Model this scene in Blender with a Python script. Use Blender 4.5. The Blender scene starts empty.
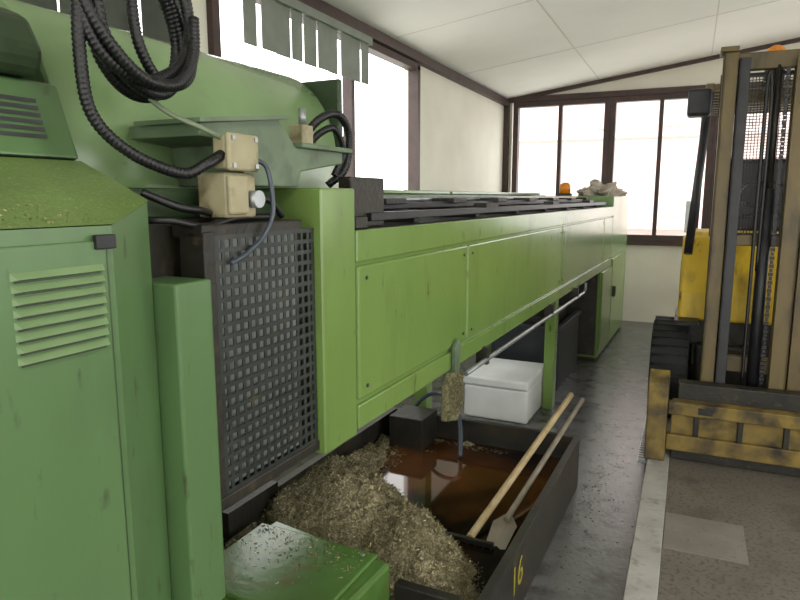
import bpy, bmesh, math, random
from mathutils import Vector, Matrix, noise
random.seed(4)
C = bpy.context
S = C.scene
ANG = -math.atan(0.03)
RM = Matrix.Rotation(ANG, 4, 'Z')
ID = Matrix.Identity(4)
T = ID

# ---------------------------------------------------------------- materials
def lin(h):
    r = [int(h[i:i+2], 16)/255 for i in (0, 2, 4)]
    return tuple([c/12.92 if c <= .04045 else ((c+.055)/1.055)**2.4 for c in r]+[1])

def mat(name, c1, c2=None, rough=.5, metal=0, scale=6, bump=.0, bscale=60, lo=.35, hi=.7, c3=None, s3=30, lo3=.6, hi3=.75, spec=.5, stretch=(1,1,1), c4=None, s4=18, lo4=.62, hi4=.72):
    m = bpy.data.materials.new(name); m.use_nodes = True
    nt = m.node_tree; N = nt.nodes; L = nt.links
    b = N['Principled BSDF']
    b.inputs['Roughness'].default_value = rough
    b.inputs['Metallic'].default_value = metal
    b.inputs['Specular IOR Level'].default_value = spec
    c1 = lin(c1)
    if c2 is None:
        b.inputs['Base Color'].default_value = c1
    tc = N.new('ShaderNodeTexCoord')
    mp = N.new('ShaderNodeMapping'); mp.inputs['Scale'].default_value = stretch
    L.new(tc.outputs['Object'], mp.inputs['Vector'])
    def layer(out, col, s, lo_, hi_):
        n3 = N.new('ShaderNodeTexNoise'); n3.inputs['Scale'].default_value = s; n3.inputs['Detail'].default_value = 8
        L.new(mp.outputs[0], n3.inputs['Vector'])
        r3 = N.new('ShaderNodeValToRGB'); r3.color_ramp.elements[0].position = lo_; r3.color_ramp.elements[1].position = hi_
        L.new(n3.outputs['Fac'], r3.inputs['Fac'])
        mx = N.new('ShaderNodeMixRGB'); L.new(r3.outputs['Color'], mx.inputs['Fac'])
        L.new(out, mx.inputs['Color1']); mx.inputs['Color2'].default_value = lin(col)
        return mx.outputs['Color']
    if c2 is not None:
        n = N.new('ShaderNodeTexNoise'); n.inputs['Scale'].default_value = scale; n.inputs['Detail'].default_value = 6
        L.new(mp.outputs[0], n.inputs['Vector'])
        r = N.new('ShaderNodeValToRGB')
        r.color_ramp.elements[0].position = lo; r.color_ramp.elements[1].position = hi
        r.color_ramp.elements[0].color = c1; r.color_ramp.elements[1].color = lin(c2)
        L.new(n.outputs['Fac'], r.inputs['Fac'])
        out = r.outputs['Color']
        if c3: out = layer(out, c3, s3, lo3, hi3)
        if c4: out = layer(out, c4, s4, lo4, hi4)
        L.new(out, b.inputs['Base Color'])
    if bump > 0:
        nb = N.new('ShaderNodeTexNoise'); nb.inputs['Scale'].default_value = bscale; nb.inputs['Detail'].default_value = 5
        L.new(mp.outputs[0], nb.inputs['Vector'])
        bp = N.new('ShaderNodeBump'); bp.inputs['Strength'].default_value = bump; bp.inputs['Distance'].default_value = .01
        L.new(nb.outputs['Fac'], bp.inputs['Height']); L.new(bp.outputs[0], b.inputs['Normal'])
    return m

DRIP = (1, 1, .35)
GREEN = mat('green_paint', '708c49', '678342', .22, 0, 3, .03, 20, c3='59693a', s3=5, lo3=.53, hi3=.85, stretch=DRIP, c4='4a4a2c', s4=24, lo4=.66, hi4=.78)
GREEN_C = mat('green_cabinet_paint', '56744a', '4f6c42', .30, 0, 2.5, .03, 20, c3='44573a', s3=6, lo3=.50, hi3=.85, stretch=DRIP, c4='3a3f2a', s4=30, lo4=.64, hi4=.78)
GREEN_L = mat('louvre_paint', '7a9268', '6b845a', .35, 0, 6, .05, 25)
GREEN_P = mat('pale_green_paint', '7c9868', '728c5f', .20, 0, 2.5, .02, 8, c3='617550', s3=4, lo3=.55, hi3=.9, c4='4d5840', s4=20, lo4=.68, hi4=.8)
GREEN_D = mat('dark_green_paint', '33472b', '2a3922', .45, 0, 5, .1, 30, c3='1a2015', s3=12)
GREEN_CHIP = mat('green_paint_with_chips', '647c42', '5a7039', .4, 0, 6, .3, 120, c3='9a9460', s3=140, lo3=.63, hi3=.70)
GREEN_OIL = mat('oily_green_paint', '53773a', '476530', .22, 0, 5, .1, 30, c3='5a4c26', s3=8, lo3=.54, hi3=.8)
HOPPER = mat('hopper_green', '62755a', '54664b', .45, 0, 6, .08, 30, c3='3c4634', s3=9, lo3=.52, hi3=.75)
BLACK = mat('black_metal', '17181a', '26272a', .45, .1, 12, .05)
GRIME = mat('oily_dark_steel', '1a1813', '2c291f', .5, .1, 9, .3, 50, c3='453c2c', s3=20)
STEEL = mat('worn_steel', 'a0a4a5', '85898a', .35, .6, 12, .05)
RUBBER = mat('black_rubber', '101113', None, .42)
TYRE = mat('tyre_rubber', '17181a', '222325', .7, 0, 9)
BEIGE = mat('beige_plastic', 'a59e80', '938b6a', .5, 0, 10, .05, 30, c3='5f5638', s3=16, lo3=.52, hi3=.75)
GRID = mat('perforated_steel', '262a28', '363b38', .45, .2, 8, c3='4a4430', s3=14, lo3=.6, hi3=.8)
GRIDB = mat('guard_backing', '9aa29e', '787f7a', .5, .0, 2)
WALLW = mat('white_wall', 'eae6d9', 'e0dccf', .7, 0, 2)
CEIL = mat('ceiling_paint', 'f4f2f0', 'eeecea', .75, 0, 1.5)
SEAM = mat('ceiling_seam', 'd6d3d0', None, .8)
BROWN = mat('brown_frame', '3b2a27', '4a3632', .5, 0, 8)
FLOOR = mat('wet_concrete', '545553', '636462', .24, 0, 2.2, .2, 40, c3='383835', s3=9, lo3=.48, hi3=.72)
SLAB = mat('worn_slab', '625c54', '716a60', .5, 0, 2.5, .3, 80, c3='48433b', s3=50, lo3=.5, hi3=.68, c4='3e3a33', s4=4, lo4=.55, hi4=.8)
CURB = mat('curb_concrete', 'aaa9a3', '96948d', .5, 0, 7, .15, 50, c3='716d64', s3=18, lo3=.56, hi3=.8)
PLATE = mat('floor_plate_steel', '837f77', '77726a', .45, .1, 5, .1, 50, c3='625c53', s3=40)
TANK = mat('tank_steel', '2a2925', '3c3a33', .4, .2, 6, .2, 40, c3='50422a', s3=9, lo3=.54, hi3=.8)
YEL_T = mat('yellow_marking', '8f852c', None, .6)
CHIPS = mat('metal_chips', '857d60', '5c5339', .55, .2, 40, 1.0, 160, c3='aaa283', s3=120, lo3=.5, hi3=.65)
CHIPB = mat('matted_chips', '6f6c4c', '514f34', .6, .1, 40, 1.0, 160, c3='8e8862', s3=120, lo3=.5, hi3=.65)
CHIP2 = mat('bright_swarf', 'a79e78', '716949', .35, .5, 50)
WOOD = mat('wood_handle', 'b8a680', 'a18b60', .6, 0, 10, c3='6f5e3f', s3=8, lo3=.6, hi3=.8)
GREYH = mat('grey_handle', '8a8272', '6e6657', .55, 0, 10)
STYRO = mat('white_box', 'dfe1df', 'cdd0ce', .6, 0, 4)
CRATE = mat('dark_crate', '24262a', '30343a', .5, 0, 6)
YEL = mat('forklift_yellow', 'cfae2a', 'bd9c22', .42, 0, 5, .05, 20, c3='6f5c24', s3=7, lo3=.52, hi3=.8, stretch=DRIP, c4='3d3220', s4=18, lo4=.64, hi4=.74)
YELR = mat('rusty_yellow', '8a7430', '67562a', .55, 0, 5, .2, 40, c3='2a231a', s3=8, lo3=.42, hi3=.68)
MASTY = mat('mast_paint', '6a5a2e', '544627', .45, .05, 5, .12, 40, c3='2a231a', s3=9, lo3=.46, hi3=.75, stretch=(1,1,.3))
ORANGE = mat('orange_lens', 'd8831a', None, .25)
WHITE = mat('white_plastic', 'd9dcd8', None, .5)
CLOTH = mat('crumpled_cloth', 'b9b2a4', '8d8272', .9, 0, 14, .3, 40)
BLIND = mat('blind_fabric', '858b84', '777e76', .8, 0, 6)
BLINDD = mat('dark_blind', '3c4039', '4b5048', .8, 0, 6)
BLUE = mat('blue_cable', '2a5aa0', None, .4)
CABLEG = mat('grey_green_cable', '6e7c62', None, .4)
HOSEB = mat('blue_grey_hose', '39424c', None, .3)
OUTW = mat('outside_plaster', 'f0dcd8', 'ecd6d2', .9, 0, 1)
OUTT = mat('outside_trim', 'c9bebb', None, .9)
OUTG = mat('outside_ground', 'd0d0c8', 'c0c0b8', .9, 0, 1)
LAMPW = mat('lamp_housing', 'e8e8e4', None, .5)

m = bpy.data.materials.new('coolant_liquid'); m.use_nodes = True
nt = m.node_tree; b = nt.nodes['Principled BSDF']
tc = nt.nodes.new('ShaderNodeTexCoord'); n = nt.nodes.new('ShaderNodeTexNoise'); n.inputs['Scale'].default_value = 2.0; n.inputs['Detail'].default_value = 7
r = nt.nodes.new('ShaderNodeValToRGB'); r.color_ramp.elements[0].position = .45; r.color_ramp.elements[1].position = .72
r.color_ramp.elements[0].color = lin('120a06'); r.color_ramp.elements[1].color = lin('5f3a1a')
nt.links.new(tc.outputs['Object'], n.inputs['Vector']); nt.links.new(n.outputs['Fac'], r.inputs['Fac']); nt.links.new(r.outputs[0], b.inputs['Base Color'])
b.inputs['Roughness'].default_value = .05
LIQ = m

# ---------------------------------------------------------------- helpers
def group(name, loc):
    e = bpy.data.objects.new(name, None); S.collection.objects.link(e)
    e.empty_display_size = .1
    e.location = T @ Vector(loc)
    return e

def finish(bm, name, material, parent=None, bevel=0, smooth=False, xf=True):
    if xf: bm.transform(T)
    bmesh.ops.recalc_face_normals(bm, faces=bm.faces)
    me = bpy.data.meshes.new(name); bm.to_mesh(me); bm.free()
    me.materials.append(material)
    if smooth:
        for p in me.polygons: p.use_smooth = True
    o = bpy.data.objects.new(name, me); S.collection.objects.link(o)
    if parent is not None:
        o.parent = parent
        o.matrix_parent_inverse = Matrix.Translation(parent.location).inverted()
    if bevel > 0:
        md = o.modifiers.new('bevel', 'BEVEL'); md.width = bevel; md.segments = 2; md.limit_method = 'ANGLE'
    return o

def addbox(bm, x0, x1, y0, y1, z0, z1):
    v = [bm.verts.new(p) for p in ((x0,y0,z0),(x1,y0,z0),(x1,y1,z0),(x0,y1,z0),(x0,y0,z1),(x1,y0,z1),(x1,y1,z1),(x0,y1,z1))]
    for f in ((0,3,2,1),(4,5,6,7),(0,1,5,4),(1,2,6,5),(2,3,7,6),(3,0,4,7)):
        bm.faces.new([v[i] for i in f])

def box(name, x0, x1, y0, y1, z0, z1, material, parent=None, bevel=.004):
    bm = bmesh.new(); addbox(bm, x0, x1, y0, y1, z0, z1)
    return finish(bm, name, material, parent, bevel)

def boxes(name, lst, material, parent=None, bevel=0):
    bm = bmesh.new()
    for l in lst: addbox(bm, *l)
    return finish(bm, name, material, parent, bevel)

def poly(name, verts, faces, material, parent=None, bevel=.004, smooth=False):
    bm = bmesh.new(); v = [bm.verts.new(p) for p in verts]
    for f in faces: bm.faces.new([v[i] for i in f])
    return finish(bm, name, material, parent, bevel, smooth)

def prism(name, pts, axis, a, b, material, parent=None, bevel=.004, smooth=False):
    def P(p, t):
        if axis == 'y': return (p[0], t, p[1])
        if axis == 'x': return (t, p[0], p[1])
        return (p[0], p[1], t)
    n = len(pts)
    vs = [P(p, a) for p in pts]+[P(p, b) for p in pts]
    fs = [tuple(range(n)), tuple(range(2*n-1, n-1, -1))]+[(i, (i+1) % n, n+(i+1) % n, n+i) for i in range(n)]
    o = poly(name, vs, fs, material, parent, bevel)
    if smooth:
        for p in o.data.polygons:
            if len(p.vertices) == 4: p.use_smooth = True
    return o

def addtube(bm, pts, rad, seg=10, cap=True):
    pts = [Vector(p) for p in pts]
    n = len(pts)
    t0 = (pts[1]-pts[0]).normalized()
    u = t0.orthogonal().normalized()
    rings = []
    for i, p in enumerate(pts):
        t = (pts[min(i+1, n-1)]-pts[max(i-1, 0)]).normalized()
        u = (u-t*u.dot(t)).normalized(); w = t.cross(u)
        r = rad(i) if callable(rad) else rad
        rings.append([bm.verts.new(p+(u*math.cos(2*math.pi*k/seg)+w*math.sin(2*math.pi*k/seg))*r) for k in range(seg)])
    for i in range(n-1):
        for k in range(seg):
            bm.faces.new((rings[i][k], rings[i][(k+1) % seg], rings[i+1][(k+1) % seg], rings[i+1][k]))
    if cap:
        bm.faces.new(rings[0][::-1]); bm.faces.new(rings[-1])

def tube(name, pts, rad, material, parent=None, seg=12, smooth=True):
    bm = bmesh.new(); addtube(bm, pts, rad, seg)
    o = finish(bm, name, material, parent, 0, False)
    if smooth:
        for p in o.data.polygons:
            if len(p.vertices) == 4: p.use_smooth = True
    return o

def spline(pts, res=12):
    P = [Vector(p) for p in pts]; P = [P[0]*2-P[1]]+P+[P[-1]*2-P[-2]]
    out = []
    for i in range(1, len(P)-2):
        for k in range(res):
            t = k/res
            a, b_, c, d = P[i-1], P[i], P[i+1], P[i+2]
            out.append(.5*((2*b_)+(c-a)*t+(2*a-5*b_+4*c-d)*t*t+(3*b_-a-3*c+d)*t**3))
    out.append(P[-2]); return out

def resample(pts, step):
    out = [pts[0]]; acc = 0
    for i in range(1, len(pts)):
        a, b_ = pts[i-1], pts[i]; L = (b_-a).length
        while acc+L >= step:
            a = a+(b_-a)*((step-acc)/L); L = (b_-a).length; acc = 0; out.append(a.copy())
        acc += L
    return out

def hose(name, pts, r, material, parent=None, corr=True):
    p = spline(pts, 14)
    if corr:
        p = resample(p, r*.25)
        rad = lambda i: r if (i % 3) != 0 else r*.84
    else: rad = r
    return tube(name, p, rad, material, parent, 12)

def swarf(name, cnt, place, mt, parent, LL=(.005, .014), flat=.8, WW=(.0008, .0020)):
    bm = bmesh.new(); k = 0
    while k < cnt:
        c = place()
        if c is None: continue
        k += 1
        c = Vector(c); d = Vector((random.gauss(0,1), random.gauss(0,1), random.gauss(0,flat))).normalized()
        e = d.orthogonal().normalized(); e.rotate(Matrix.Rotation(random.random()*6, 3, d))
        L = random.uniform(*LL); W = random.uniform(*WW); up = d.cross(e)*L*.4
        pts = [c-d*L-up, c, c+d*L-up]
        q = [(bm.verts.new(p+e*W), bm.verts.new(p-e*W)) for p in pts]
        for a, b_ in ((0,1),(1,2)): bm.faces.new((q[a][0], q[a][1], q[b_][1], q[b_][0]))
    return finish(bm, name, mt, parent)

# ================================================================ ROOM
WX, WY = -2.45, 9.0
def cz(x): return 2.98+(x-WX)*0.14
bm = bmesh.new(); addbox(bm, WX-.15, 3.6, -3, WY+.15, -.1, 0); finish(bm, 'floor', FLOOR)
prism('ceiling', [(WX-.2, cz(WX-.2)), (3.7, cz(3.7)), (3.7, cz(3.7)+.1), (WX-.2, cz(WX-.2)+.1)], 'y', -3.1, WY+.2, CEIL, None, 0)
boxes('wall_left', [(WX-.12, WX, -3, WY, 0, 1.15), (WX-.12, WX, -3, .9, 1.15, 3.0), (WX-.12, WX, 2.72, 2.9, 1.15, 2.86),
                    (WX-.12, WX, 5.8, WY, 1.15, 2.86), (WX-.12, WX, .9, WY, 2.86, 2.98)], WALLW)
far = [(WX, 3.6, WY, WY+.12, 0, 1.08), (WX, WX+.1, WY, WY+.12, 1.08, 2.94), (2.4, 3.6, WY, WY+.12, 1.08, 2.94)]
bm = bmesh.new()
for l in far: addbox(bm, *l)
vs = [(WX, 2.94), (3.6, 2.94), (3.6, cz(3.6)), (WX, cz(WX))]
v = [bm.verts.new((p[0], WY, p[1])) for p in vs]+[bm.verts.new((p[0], WY+.12, p[1])) for p in vs]
for f in ((0,1,2,3),(7,6,5,4),(0,4,5,1),(1,5,6,2),(2,6,7,3),(3,7,4,0)): bm.faces.new([v[i] for i in f])
finish(bm, 'wall_far', WALLW)
boxes('wall_right', [(3.6, 3.72, -3, WY, 0, 1.2), (3.6, 3.72, -3, WY, 2.8, 3.83), (3.6, 3.72, -3, -1.5, 1.2, 2.8), (3.6, 3.72, 4.2, 4.8, 1.2, 2.8), (3.6, 3.72, 8.2, WY, 1.2, 2.8)], WALLW)  # unseen wall, its openings put in to let sky light enter
boxes('wall_back', [(WX, -1.6, -3.12, -3, 0, 3.1), (2.6, 3.6, -3.12, -3, 0, 3.7), (-1.6, 2.6, -3.12, -3, 2.6, 3.1)], WALLW)  # wide opening out of view, added so sky light comes in

def frame_far(name, x0, x1):
    w = .035
    return boxes(name, [(x0-w, x0+w, WY-.05, WY+.06, 1.08, 2.93), (x1-w, x1+w, WY-.05, WY+.06, 1.08, 2.93),
                 (x0+w, x1-w, WY-.05, WY+.06, 1.08, 1.16), (x0+w, x1-w, WY-.05, WY+.06, 2.86, 2.93)], BROWN)
xs = [-2.32, -1.04, .2, 1.4, 2.4]
for i in range(4):
    o = frame_far('window_%d' % (i+1), xs[i]+.036, xs[i+1]-.036)
    mx = (xs[i]+xs[i+1])/2
    boxes('window_mullion', [(mx-.025, mx+.025, WY-.04, WY+.05, 1.16, 2.86)], BROWN, o)
boxes('trim_1', [(WX+.05, 2.5, WY-.07, WY-.001, 2.93, 3.0)], BROWN)
boxes('trim_2', [(WX+.001, 2.5, WY-.09, WY-.001, 1.03, 1.08)], BROWN)
boxes('trim_3', [(WX, WX+.07, WY-.07, WY, .0, 2.98)], BROWN)
boxes('trim_4', [(WX, WX+.07, -3, WY-.07, 2.89, 2.97)], BROWN)
prism('trim_5', [(WX+.07, cz(WX+.07)-.045), (3.55, cz(3.55)-.045), (3.55, cz(3.55)), (WX+.07, cz(WX+.07))], 'y', WY-.05, WY-.002, BROWN, None, 0)
def frame_left(name, y0, y1, mull=()):
    w = .03
    l = [(WX-.06, WX+.04, y0, y0+2*w, 1.15, 2.86), (WX-.06, WX+.04, y1-2*w, y1, 1.15, 2.86),
         (WX-.06, WX+.04, y0, y1, 1.15, 1.22), (WX-.06, WX+.04, y0, y1, 2.82, 2.88)]
    for q in mull: l.append((WX-.05, WX+.03, q-.025, q+.025, 1.2, 2.84))
    return boxes(name, l, BROWN)
frame_left('window_5', 2.9, 5.82, (4.5,))
frame_left('window_6', .9, 2.72, (1.8,))
def blinds(name, y0, y1, z0, m, n):
    bm = bmesh.new(); 
    addbox(bm, WX+.05, WX+.10, y0, y1, 2.82, 2.875)
    st = (y1-y0)/n
    for i in range(n):
        y = y0+st*(i+.1)
        addbox(bm, WX+.06+.01*(i % 2), WX+.065+.01*(i % 2), y, y+st*(.95 if i % 3 else .75), z0, 2.82)
    return finish(bm, name, m)
blinds('vertical_blinds', 3.12, 4.70, 2.52, BLIND, 10)
blinds('vertical_blinds.001', .95, 2.68, 2.25, BLINDD, 16)
for i, y in enumerate((1.6, 3.4, 5.2, 7.0)):
    prism('trim_%d' % (6+i), [(WX+.08, cz(WX+.08)-.003), (3.55, cz(3.55)-.003), (3.55, cz(3.55)), (WX+.08, cz(WX+.08))], 'y', y, y+.010, SEAM, None, 0)
for i, x in enumerate((-1.2, 0.1, 1.4)):
    boxes('trim_%d' % (10+i), [(x, x+.010, -2.9, WY-.06, cz(x)-.003, cz(x)+.003)], SEAM)

boxes('floor_slab', [(-.02, 3.55, 0, 8.95, 0, .02)], SLAB)
boxes('concrete_curb', [(-.15, -.022, 0.2, 3.2, 0, .03), (-.15, -.022, 3.205, 5.6, 0, .03)], CURB, None, .004)
bm = bmesh.new()
addbox(bm, -.21, -.152, 4.1, 8.9, .0, .006)
for i in range(110):
    addbox(bm, -.205, -.157, 4.12+i*.043, 4.14+i*.043, .006, .014)
finish(bm, 'drain_grating', STEEL)
boxes('steel_floor_plate', [(-.018, .34, 3.05, 3.42, .02, .026)], PLATE, None, .001)

boxes('outside_ground', [(-30, 30, -20, 40, -.3, -.12)], OUTG)
g = group('apartment_building', (-2, 24, -.1))
box('facade', -9, 3.2, 24, 30, -.12, 9, OUTW, g, 0)
bw = []
for fl in range(3):
    for k in range(5): bw.append((-7.8+k*2.2, -6.9+k*2.2, 23.9, 24.02, 1+fl*3, 2.6+fl*3))
boxes('building_windows', bw, OUTT, g)
bb = []
for fl in range(3):
    bb.append((-7, 3, 22.9, 24, .6+fl*3, .75+fl*3)); bb.append((-7, 3, 22.9, 22.95, 1.5+fl*3, 1.6+fl*3))
    for k in range(34): bb.append((-7+k*.3, -6.96+k*.3, 22.9, 22.94, .75+fl*3, 1.5+fl*3))
boxes('balconies', bb, OUTT, g)

# ================================================================ MACHINE FRAME
T = RM
g = group('bar_feeder', (-1.3, 4.5, 0))
F = -.97
box('beam_body', -1.75, F-.012, 1.69, 7.2, .92, 1.545, GREEN, g, .006)
for i, (a, b_) in enumerate(((1.70, 2.675), (2.69, 4.645), (4.66, 6.595), (6.61, 7.19))):
    box('side_panel_%d' % (i+1), F-.02, F, a, b_, 1.012, 1.44, GREEN, g, .008)
box('lower_rail_strip', F-.02, F+.002, 1.69, 7.2, .92, .998, GREEN, g, .004)
box('upper_rail_strip', F-.02, F+.002, 1.69, 7.2, 1.452, 1.55, GREEN, g, .005)
bl = []
for a, b_ in ((1.70, 2.68), (2.69, 4.65), (4.66, 6.60)):
    for y in (a+.05, b_-.05):
        for z in (1.05, 1.40): bl.append((F, F+.005, y-.006, y+.006, z-.006, z+.006))
boxes('panel_screws', bl, GRIME, g, .002)
box('end_cabinet_lower', -1.75, F-.005, 6.57, 8.55, .03, 1.0, GREEN, g, .008)
box('end_cabinet_recess', -1.70, F-.03, 6.55, 6.57, .06, .90, GRIME, g, .002)  # dark sheet standing in for shade on the cabinet's near face
box('end_cabinet_upper', -1.75, F-.002, 7.21, 8.55, 1.0, 1.66, GREEN_P, g, .008)  # paler colour here stands in for light reflecting off the upper part
box('cabinet_door', F-.01, F+.008, 7.3, 8.45, .1, .98, GREEN, g, .006)
box('cabinet_door_panel', F-.01, F+.008, 6.63, 7.27, .1, .90, GREEN, g, .006)
box('door_handle', F+.008, F+.035, 7.40, 7.46, .55, .67, BLACK, g, .004)
box('cabinet_plinth', -1.70, F-.04, 6.62, 8.5, 0, .04, BLACK, g, 0)
box('leg_1', -1.12, -1.04, 4.86, 4.96, 0.0, .93, GREEN, g, .005)
box('leg_2', -1.7, -1.61, 3.7, 3.8, 0.0, .93, GREEN, g, .005)
box('leg_3', -1.7, -1.64, 5.06, 5.16, 0, .93, GREEN, g, .005)
box('rear_wall', -1.75, -1.70, 2.15, 7.2, 1.54, 1.67, GREEN, g, .004)
box('rear_flange_1', -1.76, -1.62, 2.2, 4.1, 1.67, 1.69, GREEN_P, g, .003)
box('rear_flange_2', -1.76, -1.62, 4.15, 6.6, 1.67, 1.69, GREEN_P, g, .003)
box('tray_lining', -1.69, -1.0, 1.75, 7.15, 1.545, 1.549, BLACK, g, 0)
for i, (x, z) in enumerate(((-1.06, 1.57), (-1.24, 1.60), (-1.42, 1.61))):
    box('guide_rail_%d' % (i+1), x-.03, x+.03, 1.9, 7.1, z, z+.028, BLACK, g, .003)
lst = []
for i in range(7):
    y = 2.35+i*.74
    lst += [(-1.46, -1.08, y, y+.05, 1.548, 1.60), (-1.30, -1.18, y-.05, y+.14, 1.62, 1.645)]
    if i % 2: lst += [(-1.10, -1.03, y+.02, y+.22, 1.59, 1.62)]
boxes('rail_clamps', lst, GRIME, g, .004)
tube('pusher_bar', [(-1.33, 1.8, 1.64), (-1.33, 7.0, 1.64)], .014, STEEL, g)
for i in range(5):
    box('hinged_cover_%d' % (i+1), -1.6, -1.45, 2.3+i*.98, 3.2+i*.98, 1.648, 1.658, GREEN_P, g, .002)
box('end_stop_plate', -1.10, -1.05, 1.80, 2.03, 1.549, 1.715, GRIME, g, .006)
box('end_stop_foot', -1.14, -1.00, 1.74, 1.82, 1.549, 1.59, GRIME, g, .006)
tube('control_rod', spline([(F+.02, 2.62, .87), (F+.02, 4.0, .86), (F+.02, 5.3, .85), (F+.03, 5.5, .87), (F+.03, 5.53, .93)], 8), .012, STEEL, g)
boxes('rod_brackets', [(F-.03, F+.03, y, y+.03, .845, .93) for y in (2.9, 4.3, 5.2)], GRIME, g, .002)

def blob(name, cx, cy, cz_, rx, ry, rz, material, parent, amp=.35, fr=9, seed=0):
    bm = bmesh.new(); bmesh.ops.create_icosphere(bm, subdivisions=5, radius=1)
    for v in bm.verts:
        d = 1+amp*noise.noise(v.co*2.2+Vector((seed, 0, 0)))+amp*.5*noise.noise(v.co*5.4)
        v.co = Vector((cx+v.co.x*rx*d, cy+v.co.y*ry*d, cz_+max(v.co.z*d, 0)*rz))
    return finish(bm, name, material, parent, 0, True)
blob('crumpled_cloth', -1.22, 7.80, 1.661, .22, .40, .14, CLOTH, None, .6)
g = group('signal_lamp', (-1.43, 7.29, 1.66))
box('lamp_base', -1.58, -1.44, 7.24, 7.34, 1.661, 1.69, BLACK, g)
tube('lamp_lens', [(-1.51, 7.29, 1.69), (-1.51, 7.29, 1.78), (-1.51, 7.29, 1.81)], lambda i: (.06, .058, .03)[i], ORANGE, g)

# ---- lathe
g = group('lathe', (-1.5, .8, 0))
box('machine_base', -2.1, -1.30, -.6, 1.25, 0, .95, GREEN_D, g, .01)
box('gear_body', -2.1, -1.10, .3, 1.5, .95, 1.60, GRIME, g, .01)
box('frame_post', -1.5, F, 1.50, 1.685, .905, 1.675, GREEN, g, .006)
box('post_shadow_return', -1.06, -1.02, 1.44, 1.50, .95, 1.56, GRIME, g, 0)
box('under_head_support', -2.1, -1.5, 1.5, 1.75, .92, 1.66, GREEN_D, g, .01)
box('bed_rib', -2.0, -1.4, 1.25, 1.3, .35, .95, GRIME, g, .01)
vs = [(-.97,-.6,0), (-.97,.81,0), (-1.03,.95,0), (-1.3,.95,0), (-1.3,-.6,0),
      (-.97,-.6,1.60), (-.97,.81,1.60), (-1.03,.95,1.64), (-1.3,.95,1.72), (-1.3,-.6,1.72), (-1.195,.93,1.72), (-1.195,-.6,1.72)]
fs = [(0,1,6,5), (1,2,7,6), (2,3,8,10,7), (4,0,5,11,9), (3,4,9,8), (0,4,3,2,1), (8,9,11,10)]
poly('front_cabinet', vs, fs, GREEN_C, g, 0)
poly('cabinet_sloped_top', [(-.968,-.6,1.602), (-.968,.812,1.602), (-1.03,.955,1.643), (-1.195,.935,1.724), (-1.195,-.6,1.724)], [(0,1,2,3,4)], GREEN_CHIP, g, 0)
def slope():
    x = random.uniform(-1.19, -.975); y = random.uniform(.3, .93)
    zz = 1.603+(-.97-x)*.54
    if y > .81 and x > -.97-(y-.81)*.45: return None
    if noise.noise(Vector((x*9, y*9, 1))) < random.uniform(-.3, .45): return None
    return (x, y, zz+.002)
swarf('swarf_on_top', 900, slope, CHIP2, g, (.0015, .0045), .2, (.0006, .0014))
box('cabinet_door', -.972, -.962, -.4, .790, .08, 1.575, GREEN_C, g, .003)
box('door_gap', -.971, -.967, .79, .795, .08, 1.575, GREEN_D, g, 0)
box('door_latch', -.966, -.953, .765, .805, 1.56, 1.585, BLACK, g, .002)
lv = bmesh.new()
for i in range(8):
    z = 1.534-i*.0190
    ya, yb = .612, .780
    v = [lv.verts.new(p) for p in ((-.962,ya,z),(-.962,yb,z),(-.950,ya+.006,z-.010),(-.950,yb-.006,z-.010),(-.962,ya,z-.013),(-.962,yb,z-.013))]
    lv.faces.new((v[0],v[2],v[3],v[1])); lv.faces.new((v[2],v[4],v[5],v[3])); lv.faces.new((v[0],v[4],v[2])); lv.faces.new((v[1],v[3],v[5]))
finish(lv, 'louvres', GREEN_L, g)
boxes('louvre_slots', [(-.9625, -.9612, .617, .775, 1.534-i*.0190-.0165, 1.534-i*.0190-.013) for i in range(8)], GREEN_D, g)
box('side_cabinet', -1.3, F, .955, 1.06, .72, 1.475, GREEN_C, g, .006)
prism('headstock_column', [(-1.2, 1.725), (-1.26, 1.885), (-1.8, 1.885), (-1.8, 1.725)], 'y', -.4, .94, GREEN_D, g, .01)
prism('headstock_column_front', [(-1.192, 1.728), (-1.245, 1.88), (-1.3, 1.88), (-1.3, 1.728)], 'y', .2, .93, GREEN_C, g, .006)
for i in range(6):
    z = 1.765+i*.014; xx = -1.192-(z-1.728)*.349
    box('column_vent_%d' % (i+1), xx-.01, xx+.003, .70, .868, z, z+.007, BLACK, g, 0)
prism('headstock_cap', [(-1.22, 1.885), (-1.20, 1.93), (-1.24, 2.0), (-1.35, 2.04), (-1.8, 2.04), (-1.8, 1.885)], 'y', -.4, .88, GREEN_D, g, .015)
prof = [(-1.26, 1.66)]
for i in range(13):
    a = math.pi*.5*i/12
    prof.append((-1.55+.27*math.cos(a)+.0, 1.78+.33*math.sin(a)))
prof += [(-2.05, 2.11), (-2.05, 1.66)]
prism('headstock_cover', prof, 'y', .95, 2.10, GREEN_P, g, .012, True)
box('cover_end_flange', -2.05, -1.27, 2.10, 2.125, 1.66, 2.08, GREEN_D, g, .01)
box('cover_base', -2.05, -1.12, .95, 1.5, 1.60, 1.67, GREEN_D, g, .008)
prism('coolant_hopper', [(1.12,1.785),(1.12,1.815),(1.41,1.854),(1.486,1.785),(1.733,1.787),(1.73,1.75),(1.51,1.72),(1.49,1.677),(1.27,1.677),(1.25,1.775)], 'x', -1.26, -1.04, HOPPER, g, .004)
poly('hopper_lip', [(-1.22,1.10,1.822),(-1.02,1.10,1.822),(-1.02,1.43,1.862),(-1.22,1.43,1.862),(-1.22,1.10,1.812),(-1.02,1.10,1.812),(-1.02,1.43,1.852),(-1.22,1.43,1.852)],
     [(0,1,2,3),(4,7,6,5),(0,4,5,1),(1,5,6,2),(2,6,7,3),(3,7,4,0)], HOPPER, g, 0)
box('hopper_tray_rim', -1.28, -1.02, 1.49, 1.76, 1.783, 1.797, HOPPER, g, .003)
gx = -.995
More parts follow.
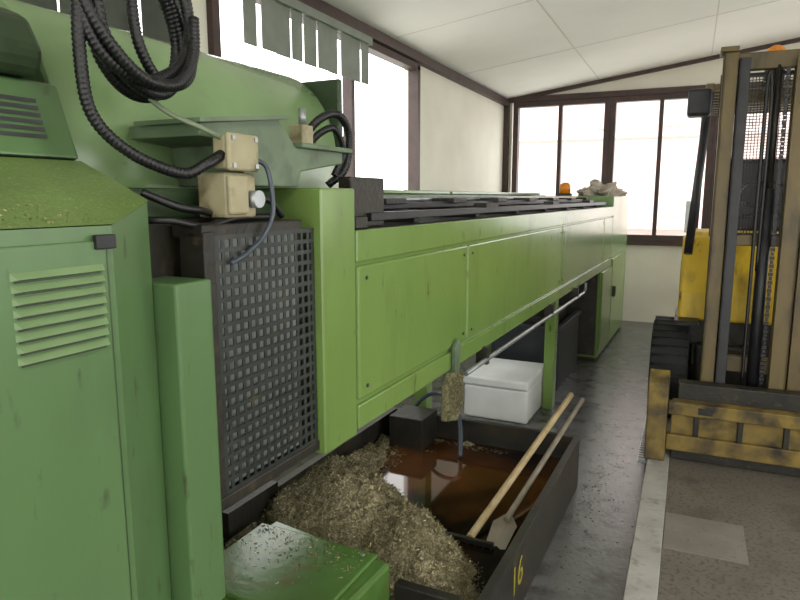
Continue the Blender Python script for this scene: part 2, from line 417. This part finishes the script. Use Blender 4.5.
y0, y1, z0, z1 = 1.10, 1.495, .955, 1.56
bm = bmesh.new()
nc, nr = 14, 21; bw_ = .0105
addbox(bm, gx-.004, gx, y0, y0+.014, z0, z1); addbox(bm, gx-.004, gx, y1-.014, y1, z0, z1)
for i in range(1, nc): 
    y = y0+(y1-y0)*i/nc; addbox(bm, gx-.003, gx, y-bw_/2, y+bw_/2, z0, z1)
for j in range(nr+1):
    z = z0+(z1-z0)*j/nr; addbox(bm, gx-.0035, gx+.0005, y0, y1, z-bw_/2, z+bw_/2)
finish(bm, 'perforated_guard', GRID, g)
box('guard_backing', gx-.030, gx-.018, y0, y1-.05, z0, z1, GRIDB, g)
box('guard_frame_left', gx-.07, gx+.003, 1.065, 1.10, .95, 1.575, GRIME, g)
box('guard_top', gx-.09, gx, 1.065, 1.44, 1.56, 1.59, GRIME, g)
box('guard_bottom_lip', gx-.09, gx+.004, 1.07, 1.5, .92, .95, GRIME, g)

g = group('junction_box', (-1.0, 1.23, 1.72))
box('box_body', -1.035, -.995, 1.15, 1.245, 1.712, 1.79, BEIGE, g, .008)
box('box_lid', -.995, -.98, 1.145, 1.25, 1.709, 1.793, BEIGE, g, .006)
boxes('lid_screws', [(-.981,-.976,y,y+.010,z,z+.010) for y in (1.153,1.232) for z in (1.716,1.777)], STEEL, g)
g = group('junction_box.001', (-1.0, 1.23, 1.6))
box('box_body', -1.09, -1.0, 1.155, 1.26, 1.602, 1.706, BEIGE, g, .008)
box('box_lid', -1.0, -.985, 1.15, 1.215, 1.61, 1.70, BEIGE, g, .006)
tube('selector_knob', [(-1.0, 1.240, 1.645), (-.975, 1.240, 1.645)], .021, STEEL, g)
tube('cable_gland', [(-1.05, 1.26, 1.65), (-1.05, 1.29, 1.65)], .016, BLACK, g)
g = group('limit_switch', (-1.17, 1.71, 1.8))
box('switch_body', -1.2, -1.15, 1.68, 1.74, 1.798, 1.87, BEIGE, g, .004)
tube('switch_roller', [(-1.17, 1.71, 1.87), (-1.17, 1.71, 1.92)], .012, STEEL, g)

def coil(cx, cy, cz_, r, turns, ex=1.0, start=0, jit=.02, sd=0, dx=.012):
    pts = []
    n = int(turns*10)
    for i in range(n+1):
        a = start+2*math.pi*i/10
        rr = r*(1+jit*6*noise.noise(Vector((i*.37, 1+sd, 2))))
        pts.append((cx+.03*math.sin(i*.6)+dx*(i/10), cy+rr*math.cos(a)*ex, cz_+rr*math.sin(a)))
    return pts
g = group('corrugated_hose', (-1.1, 1.03, 1.98))
hose('hose_coil', coil(-1.13, 1.04, 2.0, .135, 2.7, 1.0, 1.2), .0135, RUBBER, g)
hose('hose_coil_outer', coil(-1.10, 1.01, 2.03, .155, 1.6, .95, 2.6, .03, 5, .02), .0125, RUBBER, g)
hose('hose_tail', [(-1.10, .93, 2.2), (-1.08, .87, 2.05), (-1.08, .86, 1.90), (-1.08, .88, 1.80), (-1.06, .95, 1.735), (-1.03, 1.05, 1.70), (-1.01, 1.10, 1.72), (-1.01, 1.155, 1.745)], .0125, RUBBER, g)
hose('hose_riser', [(-1.12, .98, 2.25), (-1.1, 1.0, 2.1), (-1.08, 1.0, 1.96), (-1.08, 1.06, 1.89), (-1.09, 1.15, 1.92), (-1.11, 1.18, 2.05), (-1.12, 1.14, 2.25)], .012, RUBBER, g)
g = group('corrugated_hose.001', (-1.25, 2.0, 1.86))
hose('hose_loop', [(-1.22, 1.77, 1.83), (-1.17, 1.81, 1.90), (-1.15, 1.89, 1.92), (-1.15, 1.96, 1.86), (-1.16, 1.95, 1.75), (-1.2, 1.90, 1.69)], .014, RUBBER, g)
hose('hose_loop_inner', [(-1.22, 1.78, 1.80), (-1.17, 1.82, 1.86), (-1.15, 1.87, 1.87), (-1.15, 1.92, 1.80), (-1.17, 1.89, 1.72)], .012, RUBBER, g)
g = group('electric_cable', (-1.0, 1.3, 1.6))
hose('grey_cable', [(-1.17, 1.02, 1.93), (-1.09, 1.06, 1.84), (-1.02, 1.10, 1.80), (-1.01, 1.16, 1.78)], .006, CABLEG, g, False)
hose('box_cable', [(-1.01, 1.25, 1.74), (-.99, 1.29, 1.72), (-.975, 1.29, 1.62), (-.98, 1.26, 1.56), (-.985, 1.20, 1.52), (-.985, 1.14, 1.50)], .006, HOSEB, g, False)
hose('dark_cable', [(-1.1, 1.0, 1.66), (-1.05, 1.05, 1.63), (-1.04, 1.11, 1.62), (-1.06, 1.17, 1.61)], .009, RUBBER, g, False)
hose('dark_cable_2', [(-1.11, .97, 1.60), (-1.04, 1.02, 1.60), (-1.02, 1.10, 1.585), (-1.02, 1.2, 1.60), (-1.03, 1.35, 1.60)], .008, RUBBER, g, False)
hose('dark_cable_3', [(-1.05, 1.29, 1.65), (-1.03, 1.35, 1.64), (-1.03, 1.40, 1.60)], .008, RUBBER, g, False)
hose('blue_cable', [(-1.18, .76, 2.04), (-1.13, .81, 2.06), (-1.12, .85, 2.10), (-1.13, .87, 2.2)], .005, BLUE, g, False)
hose('blue_cable_2', [(-1.18, .78, 2.03), (-1.12, .83, 2.05), (-1.11, .86, 2.08), (-1.12, .89, 2.2)], .005, BLUE, g, False)

# ---- coolant tank
g = group('coolant_tank', (-1.2, 2.5, 0))
X0, X1, Y0, Y1, H = -1.78, -.6, 1.32, 3.56, .30
w = .012
boxes('tank_shell', [(X0, X1, Y0, Y1, 0, .015), (X0, X0+w, Y0, Y1, .015, H), (X1-w, X1, Y0, Y1, .015, H), (X0+w, X1-w, Y0, Y0+w, .015, H), (X0+w, X1-w, Y1-w, Y1, .015, H)], TANK, g)
boxes('tank_rim', [(X0-.01, X0+.03, Y0, Y1, H, H+.008), (X1-.03, X1+.008, Y0, Y1, H, H+.008), (X0+.03, X1-.03, Y1-.03, Y1+.01, H, H+.008), (X0+.03, X1-.03, Y0-.01, Y0+.03, H, H+.008)], TANK, g, .002)
box('pump_box', -1.68, -1.46, 3.30, 3.53, .05, .35, GRIME, g, .005)
box('liquid', X0+w, X1-w, Y0+w, Y1-w, .1, .165, LIQ, g, 0)
cu = bpy.data.curves.new('tank_number', 'FONT'); cu.body = '16'; cu.size = .17; cu.extrude = .0008
o = bpy.data.objects.new('tank_number', cu); S.collection.objects.link(o); cu.materials.append(YEL_T)
mw = RM @ Matrix.Translation((X1+.002, 2.20, .12)) @ Matrix.Rotation(math.pi/2, 4, 'Z') @ Matrix.Rotation(math.pi/2, 4, 'X')
o.parent = g; o.matrix_parent_inverse = Matrix.Translation(g.location).inverted(); o.matrix_basis = mw

def gz(x, y, cx, cy, sx, sy, h): return h*math.exp(-((x-cx)/sx)**2-((y-cy)/sy)**2)
def hgt(x, y):
    h = .04+gz(x, y, -1.38, 2.12, .24, .27, .42)+gz(x, y, -1.06, 2.12, .25, .27, .35)+gz(x, y, -1.65, 2.5, .13, .45, .19)+gz(x, y, -1.74, 3.1, .24, .45, .14)+gz(x, y, -1.55, 1.8, .3, .3, .2)+gz(x, y, -1.3, 3.5, .5, .10, .11)+gz(x, y, -.82, 1.98, .18, .24, .17)
    q = Vector((x, y, 0))
    return h+.06*noise.noise(q*6)+.03*noise.noise(q*18)+.016*noise.noise(q*50)
nx, ny = 140, 250
bm = bmesh.new(); vv = []
for j in range(ny+1):
    row = []
    for i in range(nx+1):
        x = X0+.02+(X1-X0-.04)*i/nx; y = Y0+.03+(Y1-Y0-.06)*j/ny
        row.append(bm.verts.new((x, y, hgt(x, y))))
    vv.append(row)
for j in range(ny):
    for i in range(nx):
        if max(v.co.z for v in (vv[j][i], vv[j][i+1], vv[j+1][i+1], vv[j+1][i])) > .13:
            bm.faces.new((vv[j][i], vv[j][i+1], vv[j+1][i+1], vv[j+1][i]))
for v in [v for v in bm.verts if not v.link_faces]: bm.verts.remove(v)
g2 = group('metal_chip_pile', (-1.2, 2.1, .1))
finish(bm, 'pile_body', CHIPS, g2, 0, False)
def onpile():
    x = random.uniform(X0+.05, X1-.05); y = random.uniform(Y0+.1, Y1-.06); h = hgt(x, y)
    return (x, y, h+.004) if h > .165 else None
swarf('swarf_curls', 8000, onpile, CHIP2, g2)
swarf('dark_swarf', 7000, onpile, CHIPB, g2, (.006, .022))
def shore():
    x = random.uniform(X0+.05, X1-.05); y = random.uniform(Y0+.5, Y1-.06); h = hgt(x, y)
    return (x, y, .167) if .115 < h < .17 else None
swarf('floating_swarf', 900, shore, CHIPB, g2, (.003, .009), .1)

g = group('chip_conveyor_drive', (-1.15, 1.6, .1))
poly('housing', [(-1.46,1.36,.1),(-.92,1.36,.1),(-.92,1.82,.1),(-1.46,1.82,.1),(-1.46,1.36,.44),(-.92,1.36,.43),(-.90,1.78,.43),(-1.42,1.84,.44)],
     [(0,3,2,1),(4,5,6,7),(0,1,5,4),(1,2,6,5),(2,3,7,6),(3,0,4,7)], GREEN_OIL, g, .015)
box('lid', -1.44, -.95, 1.38, 1.78, .435, .450, GREEN_OIL, g, .006)
boxes('lid_bolts', [(x, x+.014, y, y+.014, .45, .456) for x in (-1.40, -1.0) for y in (1.41, 1.74)], STEEL, g, .003)
swarf('swarf_on_lid', 260, lambda: (random.uniform(-1.42, -.97), 1.77-abs(random.gauss(0, .12)), .452), CHIP2, g, (.003, .008), .15)
tube('end_cap', [(-.915, 1.6, .3), (-.87, 1.6, .3)], .07, GRIME, g, 20)
box('mount_angle', -.9, -.66, 1.80, 1.84, .20, .34, GRIME, g)
boxes('mount_bracket', [(-1.56, -1.53, 1.7, 2.0, .40, .50)], GRIME, g)

def stick(name, p0, p1, r, m, parent): return tube(name, [Vector(p0).lerp(Vector(p1), i/6) for i in range(7)], r, m, parent)
g = group('rake', (-.85, 2.5, .2))
stick('handle', (-.86, 2.46, .185), (-.72, 3.90, .44), .018, WOOD, g)
boxes('rake_head', [(-.97, -.75, 2.44, 2.46, .168, .190)]+[(-.97+i*.035, -.963+i*.035, 2.435, 2.445, .10, .17) for i in range(7)], GRIME, g, .001)
g = group('shovel', (-.75, 2.5, .2))
stick('handle', (-.745, 2.62, .22), (-.65, 3.90, .42), .014, GREYH, g)
poly('blade', [(-.79,2.46,.17),(-.70,2.46,.17),(-.69,2.60,.21),(-.73,2.66,.225),(-.76,2.66,.225),(-.80,2.60,.21),(-.745,2.46,.16),(-.745,2.62,.2)],
     [(0,6,7,5),(6,1,2,7),(5,7,4),(7,3,4),(7,2,3)], GREYH, g, 0)
g = group('drain_hose', (-1.3, 3.6, .4))
hose('hose', [(-1.72, 3.62, .02), (-1.66, 3.64, .3), (-1.5, 3.60, .43), (-1.33, 3.50, .40), (-1.26, 3.40, .30), (-1.22, 3.3, .17)], .013, HOSEB, g, False)

g = group('chip_scraper', (-.96, 2.5, .8))
prism('blade', [(2.34, .74), (2.48, .70), (2.54, .76), (2.54, .90), (2.40, .93), (2.34, .88)], 'x', -.955, -.93, CHIPB, g, .006)
prism('hook', [(2.48, .90), (2.53, .90), (2.55, 1.02), (2.52, 1.05), (2.48, 1.02)], 'x', -.965, -.945, HOPPER, g, .004)
swarf('stuck_swarf', 500, lambda: (-.928, random.uniform(2.35, 2.53), random.uniform(.74, .91)), CHIPB, g, (.004, .012), 1)

g = group('polystyrene_box', (-1.4, 4.7, 0))
box('body', -1.62, -1.13, 4.44, 5.04, 0, .25, STYRO, g, .015)
box('lid', -1.63, -1.125, 4.43, 5.05, .252, .32, STYRO, g, .015)
g = group('storage_crate', (-1.5, 5.7, 0))
x0, x1, ya, yb = -1.75, -1.12, 5.4, 6.3
boxes('walls', [(x0,x1,ya,ya+.02,.02,.52),(x0,x1,yb-.02,yb,.02,.52),(x0,x0+.02,ya+.02,yb-.02,.02,.52),(x1-.02,x1,ya+.02,yb-.02,.02,.52),(x0,x1,ya,yb,0,.02)], CRATE, g, .004)
boxes('rim', [(x0-.02,x1+.02,ya-.02,ya+.03,.52,.56),(x0-.02,x1+.02,yb-.03,yb+.02,.52,.56),(x0-.02,x0+.03,ya+.03,yb-.03,.52,.56),(x1-.03,x1+.02,ya+.03,yb-.03,.52,.56)], CRATE, g, .004)
boxes('contents', [(x0+.1,x1-.1,ya+.1,yb-.1,.02,.62)], GRIME, g, .02)
swarf('scattered_floor_swarf', 500, lambda: (X1+.03+abs(random.gauss(0, .12)), random.uniform(1.4, 5.0), .002), CHIPB, None, (.003, .008), .1)
T = ID

# ================================================================ FORKLIFT
g = group('forklift', (.38, 5.5, .02))
zb = .02
def wheel(nm, x0, x1, cy, r):
    cz_ = zb+r
    bm = bmesh.new(); n = 36
    prof = [(x0, r*.55), (x0, r*.92), (x0+.03, r), (x1-.03, r), (x1, r*.92), (x1, r*.55)]
    rings = []
    for i in range(n):
        a = 2*math.pi*i/n
        rings.append([bm.verts.new((p[0], cy+p[1]*math.cos(a), cz_+p[1]*math.sin(a))) for p in prof])
    for i in range(n):
        A_, B_ = rings[i], rings[(i+1) % n]
        for k in range(5): bm.faces.new((A_[k], A_[k+1], B_[k+1], B_[k]))
    finish(bm, nm+'_tyre', TYRE, g, 0, True)
    tube(nm+'_rim', [(x0+.015, cy, cz_), (x1-.015, cy, cz_)], r*.57, YELR, g, 24)
    bm = bmesh.new()
    for i in range(n):
        a = 2*math.pi*i/n
        m_ = Matrix.Translation((0, cy, cz_)) @ Matrix.Rotation(a, 4, 'X')
        bb_ = bmesh.new(); addbox(bb_, x0+.01, x1-.01, -.020, .020, r-.01, r+.006); bb_.transform(m_)
        me = bpy.data.meshes.new('t'); bb_.to_mesh(me); bb_.free(); bm.from_mesh(me); bpy.data.meshes.remove(me)
    finish(bm, nm+'_tread', TYRE, g)
wheel('front_wheel_left', -.20, .05, 5.10, .37)
wheel('front_wheel_right', .76, .98, 5.10, .37)
wheel('rear_wheel_left', -.06, .12, 6.75, .26)
wheel('rear_wheel_right', .70, .88, 6.75, .26)
box('chassis', .09, .75, 4.9, 7.2, .18, .62, GRIME, g, .02)
prism('hood', [(5.5,.62),(5.5,1.30),(5.6,1.38),(6.2,1.38),(6.3,1.1),(7.25,1.05),(7.4,.9),(7.4,.4),(7.1,.3),(7.05,.62)], 'x', -.02, .98, YEL, g, .03)
prism('counterweight', [(7.05,.22),(7.05,.62),(7.1,1.04),(7.35,1.0),(7.5,.8),(7.45,.25)], 'x', -.06, .98, YEL, g, .03)
prism('cowl', [(4.95,.78),(4.95,.98),(5.1,1.36),(5.2,1.38),(5.25,1.3),(5.25,.78)], 'x', -.04, .94, YEL, g, .02)
prism('wheel_arch_left', [(4.78,.77),(4.80,.80),(5.48,.80),(5.48,.77)], 'x', -.06, .1, GRIME, g, .006)
prism('wheel_arch_right', [(4.78,.77),(4.80,.80),(5.48,.80),(5.48,.77)], 'x', .74, .98, GRIME, g, .006)
box('firewall', .0, .94, 5.0, 5.24, .60, .80, GRIME, g, .01)
box('seat_base', .25, .75, 6.0, 6.5, 1.38, 1.50, BLACK, g, .03)
box('seat_back', .25, .75, 6.45, 6.58, 1.46, 1.98, BLACK, g, .04)
tube('steering_column', [(.5, 5.2, 1.3), (.5, 5.55, 1.65)], .025, BLACK, g)
pts = [(.5+.18*math.cos(a*math.pi/10), 5.55+.14*math.sin(a*math.pi/10), 1.67+.1*math.sin(a*math.pi/10)) for a in range(21)]
tube('steering_wheel', pts, .014, BLACK, g)
for s, x in (('left', .04), ('right', .90)):
    tube('guard_pillar_front_'+s, [(x-.04, 5.0, 1.25), (x, 5.2, 1.9), (x+.03, 5.3, 2.38), (x+.03, 5.4, 2.42)], .03, BLACK, g)
    tube('guard_pillar_rear_'+s, [(x, 7.0, 1.0), (x+.02, 6.8, 2.42)], .03, BLACK, g)
    box('guard_side_'+s, x-.0, x+.06, 5.3, 6.85, 2.40, 2.46, MASTY, g, .01)
boxes('guard_slats', [(.06, .92, 5.32+i*.17, 5.37+i*.17, 2.41, 2.45) for i in range(10)], MASTY, g, .004)
box('work_light', -.07, .08, 4.96, 5.12, 2.20, 2.38, BLACK, g, .02)
tube('work_light_bracket', [(.03, 5.1, 2.3), (.07, 5.3, 2.36)], .014, BLACK, g)
tube('beacon_base', [(.44, 5.0, 2.40), (.44, 5.0, 2.50)], .06, BLACK, g)
boxes('beacon_bracket', [(.41, .47, 4.98, 5.34, 2.40, 2.43)], BLACK, g)
tube('beacon_lens', [(.44, 5.0, 2.50), (.44, 5.0, 2.58), (.44, 5.0, 2.61), (.44, 5.0, 2.625)], lambda i: (.065, .062, .045, .02)[i], ORANGE, g, 20)
box('mirror_panel', -.04, .04, 5.4, 5.43, 1.38, 1.62, WHITE, g, .01)
def channel(nm, x0, x1, y0_, y1_, z0_, z1_, t, mt, open_right=True):
    bm = bmesh.new()
    segs = [(x0, x1, y0_, y0_+t), (x0, x1, y1_-t, y1_), ((x0, x0+t) if open_right else (x1-t, x1))+(y0_, y1_)]
    for a0, a1, b0, b1 in segs: addbox(bm, a0, a1, b0, b1, z0_, z1_)
    for v in bm.verts: v.co.y += (v.co.z-.3)*.03
    finish(bm, nm, mt, g, .003)
channel('mast_outer_left', .12, .20, 4.38, 4.52, .12, 2.50, .016, MASTY, True)
channel('mast_inner_left', .205, .265, 4.36, 4.48, .16, 2.46, .014, BLACK, True)
channel('mast_outer_right', .60, .70, 4.38, 4.52, .12, 2.50, .016, MASTY, False)
channel('mast_inner_right', .50, .59, 4.36, 4.48, .16, 2.46, .014, MASTY, False)
boxes('mast_crossbars', [(.12, .68, 4.50, 4.56, 2.40, 2.50), (.12, .68, 4.48, 4.54, .55, .65), (.2, .6, 4.50, 4.54, 1.35, 1.42)], MASTY, g, .006)
box('mast_top_plate', .10, .20, 4.42, 4.6, 2.50, 2.53, MASTY, g, .006)
tube('lift_cylinder', [(.42, 4.46, .25), (.42, 4.50, 1.7)], .035, BLACK, g)
tube('lift_rod', [(.42, 4.50, 1.7), (.42, 4.52, 2.42)], .022, GRIME, g)
def chain(nm, x):
    bm = bmesh.new()
    for i in range(76):
        z = .5+i*.025
        addbox(bm, x-(.012 if i % 2 else .008), x+(.012 if i % 2 else .008), 4.40+z*.03, 4.415+z*.03, z, z+.021)
    finish(bm, nm, BLACK, g)
chain('lift_chain_right', .465)
hose('hydraulic_hose', [(.36, 4.42, .5), (.36, 4.44, 1.2), (.36, 4.46, 2.0), (.365, 4.47, 2.36), (.39, 4.47, 2.2), (.39, 4.46, 1.2)], .010, RUBBER, g, False)
bm = bmesh.new()
for i in range(31): addbox(bm, .13+i*.018, .1345+i*.018, 4.62, 4.625, 1.42, 2.38)
for i in range(54): addbox(bm, .13, .68, 4.618, 4.623, 1.42+i*.018, 1.4245+i*.018)
addbox(bm, .12, .69, 4.61, 4.63, 1.40, 1.42); addbox(bm, .12, .69, 4.61, 4.63, 2.38, 2.40)
addbox(bm, .115, .13, 4.61, 4.63, 1.40, 2.40); addbox(bm, .68, .695, 4.61, 4.63, 1.40, 2.40)
finish(bm, 'mesh_guard', BLACK, g)
box('carriage_plate', -.03, .85, 4.20, 4.26, .10, .40, YELR, g, .008)
box('carriage_bar_lower', -.05, .87, 4.16, 4.21, .09, .19, YELR, g, .006)
box('carriage_bar_upper', -.05, .87, 4.16, 4.21, .32, .40, YELR, g, .006)
box('carriage_back', .0, .80, 4.26, 4.36, .12, .50, GRIME, g, .006)
boxes('carriage_ribs', [(x, x+.03, 4.17, 4.21, .19, .32) for x in (.1, .34, .58, .8)], GRIME, g, .003)
prism('side_shift_arm', [(4.10,.03),(4.32,.03),(4.36,.30),(4.34,.52),(4.24,.58),(4.12,.52)], 'x', -.17, -.052, YELR, g, .008)
prism('side_shift_arm_right', [(4.10,.03),(4.32,.03),(4.36,.30),(4.34,.52),(4.24,.58),(4.12,.52)], 'x', .87, .98, YELR, g, .008)
box('carriage_nameplate', .12, .2, 4.155, 4.161, .34, .38, GRIME, g, 0)
box('lower_skid', -.02, .84, 4.2, 4.4, .021, .09, GRIME, g, .006)
box('axle', -.02, .86, 5.1, 5.2, .3, .4, GRIME, g, .01)

# ================================================================ LIGHTS
def area(name, loc, rot, sx, sy, power, col=(1,1,1), portal=False, parent=None):
    l = bpy.data.lights.new(name, 'AREA'); l.shape = 'RECTANGLE'; l.size = sx; l.size_y = sy; l.energy = power; l.color = col
    if portal: l.cycles.is_portal = True
    o = bpy.data.objects.new(name, l); S.collection.objects.link(o); o.location = loc; o.rotation_euler = rot
    if parent:
        o.parent = parent; o.matrix_parent_inverse = Matrix.Translation(parent.location).inverted()
    return o
P = math.pi
area('window_portal_left', (WX-.15, 4.35, 2.0), (0, -P/2, 0), 1.8, 2.9, 1, portal=True)
area('window_portal_far', (0, WY+.15, 2.0), (-P/2, 0, 0), 4.9, 1.9, 1, portal=True)
area('window_portal_right', (3.75, 3.3, 2.0), (0, P/2, 0), 1.7, 10, 1, portal=True)  # this portal and the next sit at openings added for light
area('door_portal_back', (.5, -3.15, 1.3), (P/2, 0, 0), 4.2, 2.6, 1, portal=True)
def fill_lamp(name, x, y, power):  # unseen ceiling fill lamp with housing, added to brighten the interior
    g = group(name, (x, y, cz(x)-.1))
    z = cz(x)-.12
    box('housing', x-.12, x+.12, y-.65, y+.65, z, z+.09, LAMPW, g, .01)
    boxes('mount', [(x-.03, x+.03, y-.4, y-.36, z+.09, z+.125), (x-.03, x+.03, y+.36, y+.4, z+.09, z+.125)], LAMPW, g)
    area('tube_light', (x, y, z-.01), (0, 0, 0), .2, 1.2, power, (1, .96, .88), parent=g)
fill_lamp('fluorescent_lamp', .9, .3, 28)
fill_lamp('fluorescent_lamp.001', 1.2, -1.8, 30)

w = bpy.data.worlds.new('World'); S.world = w; w.use_nodes = True
bg = w.node_tree.nodes['Background']; bg.inputs[0].default_value = (1, .99, .97, 1); bg.inputs[1].default_value = 4.5

cam = bpy.data.cameras.new('Camera'); cam.sensor_width = 36; cam.lens = 28.8; cam.clip_start = .05
co = bpy.data.objects.new('Camera', cam); S.collection.objects.link(co)
co.location = (0, 0, 1.65); co.rotation_euler = (math.radians(90-9.14), 0, math.radians(24.25))
S.camera = co
try:
    S.view_settings.view_transform = 'Standard'
    S.view_settings.look = 'None'
except Exception as e: print(e)
S.view_settings.exposure = 0
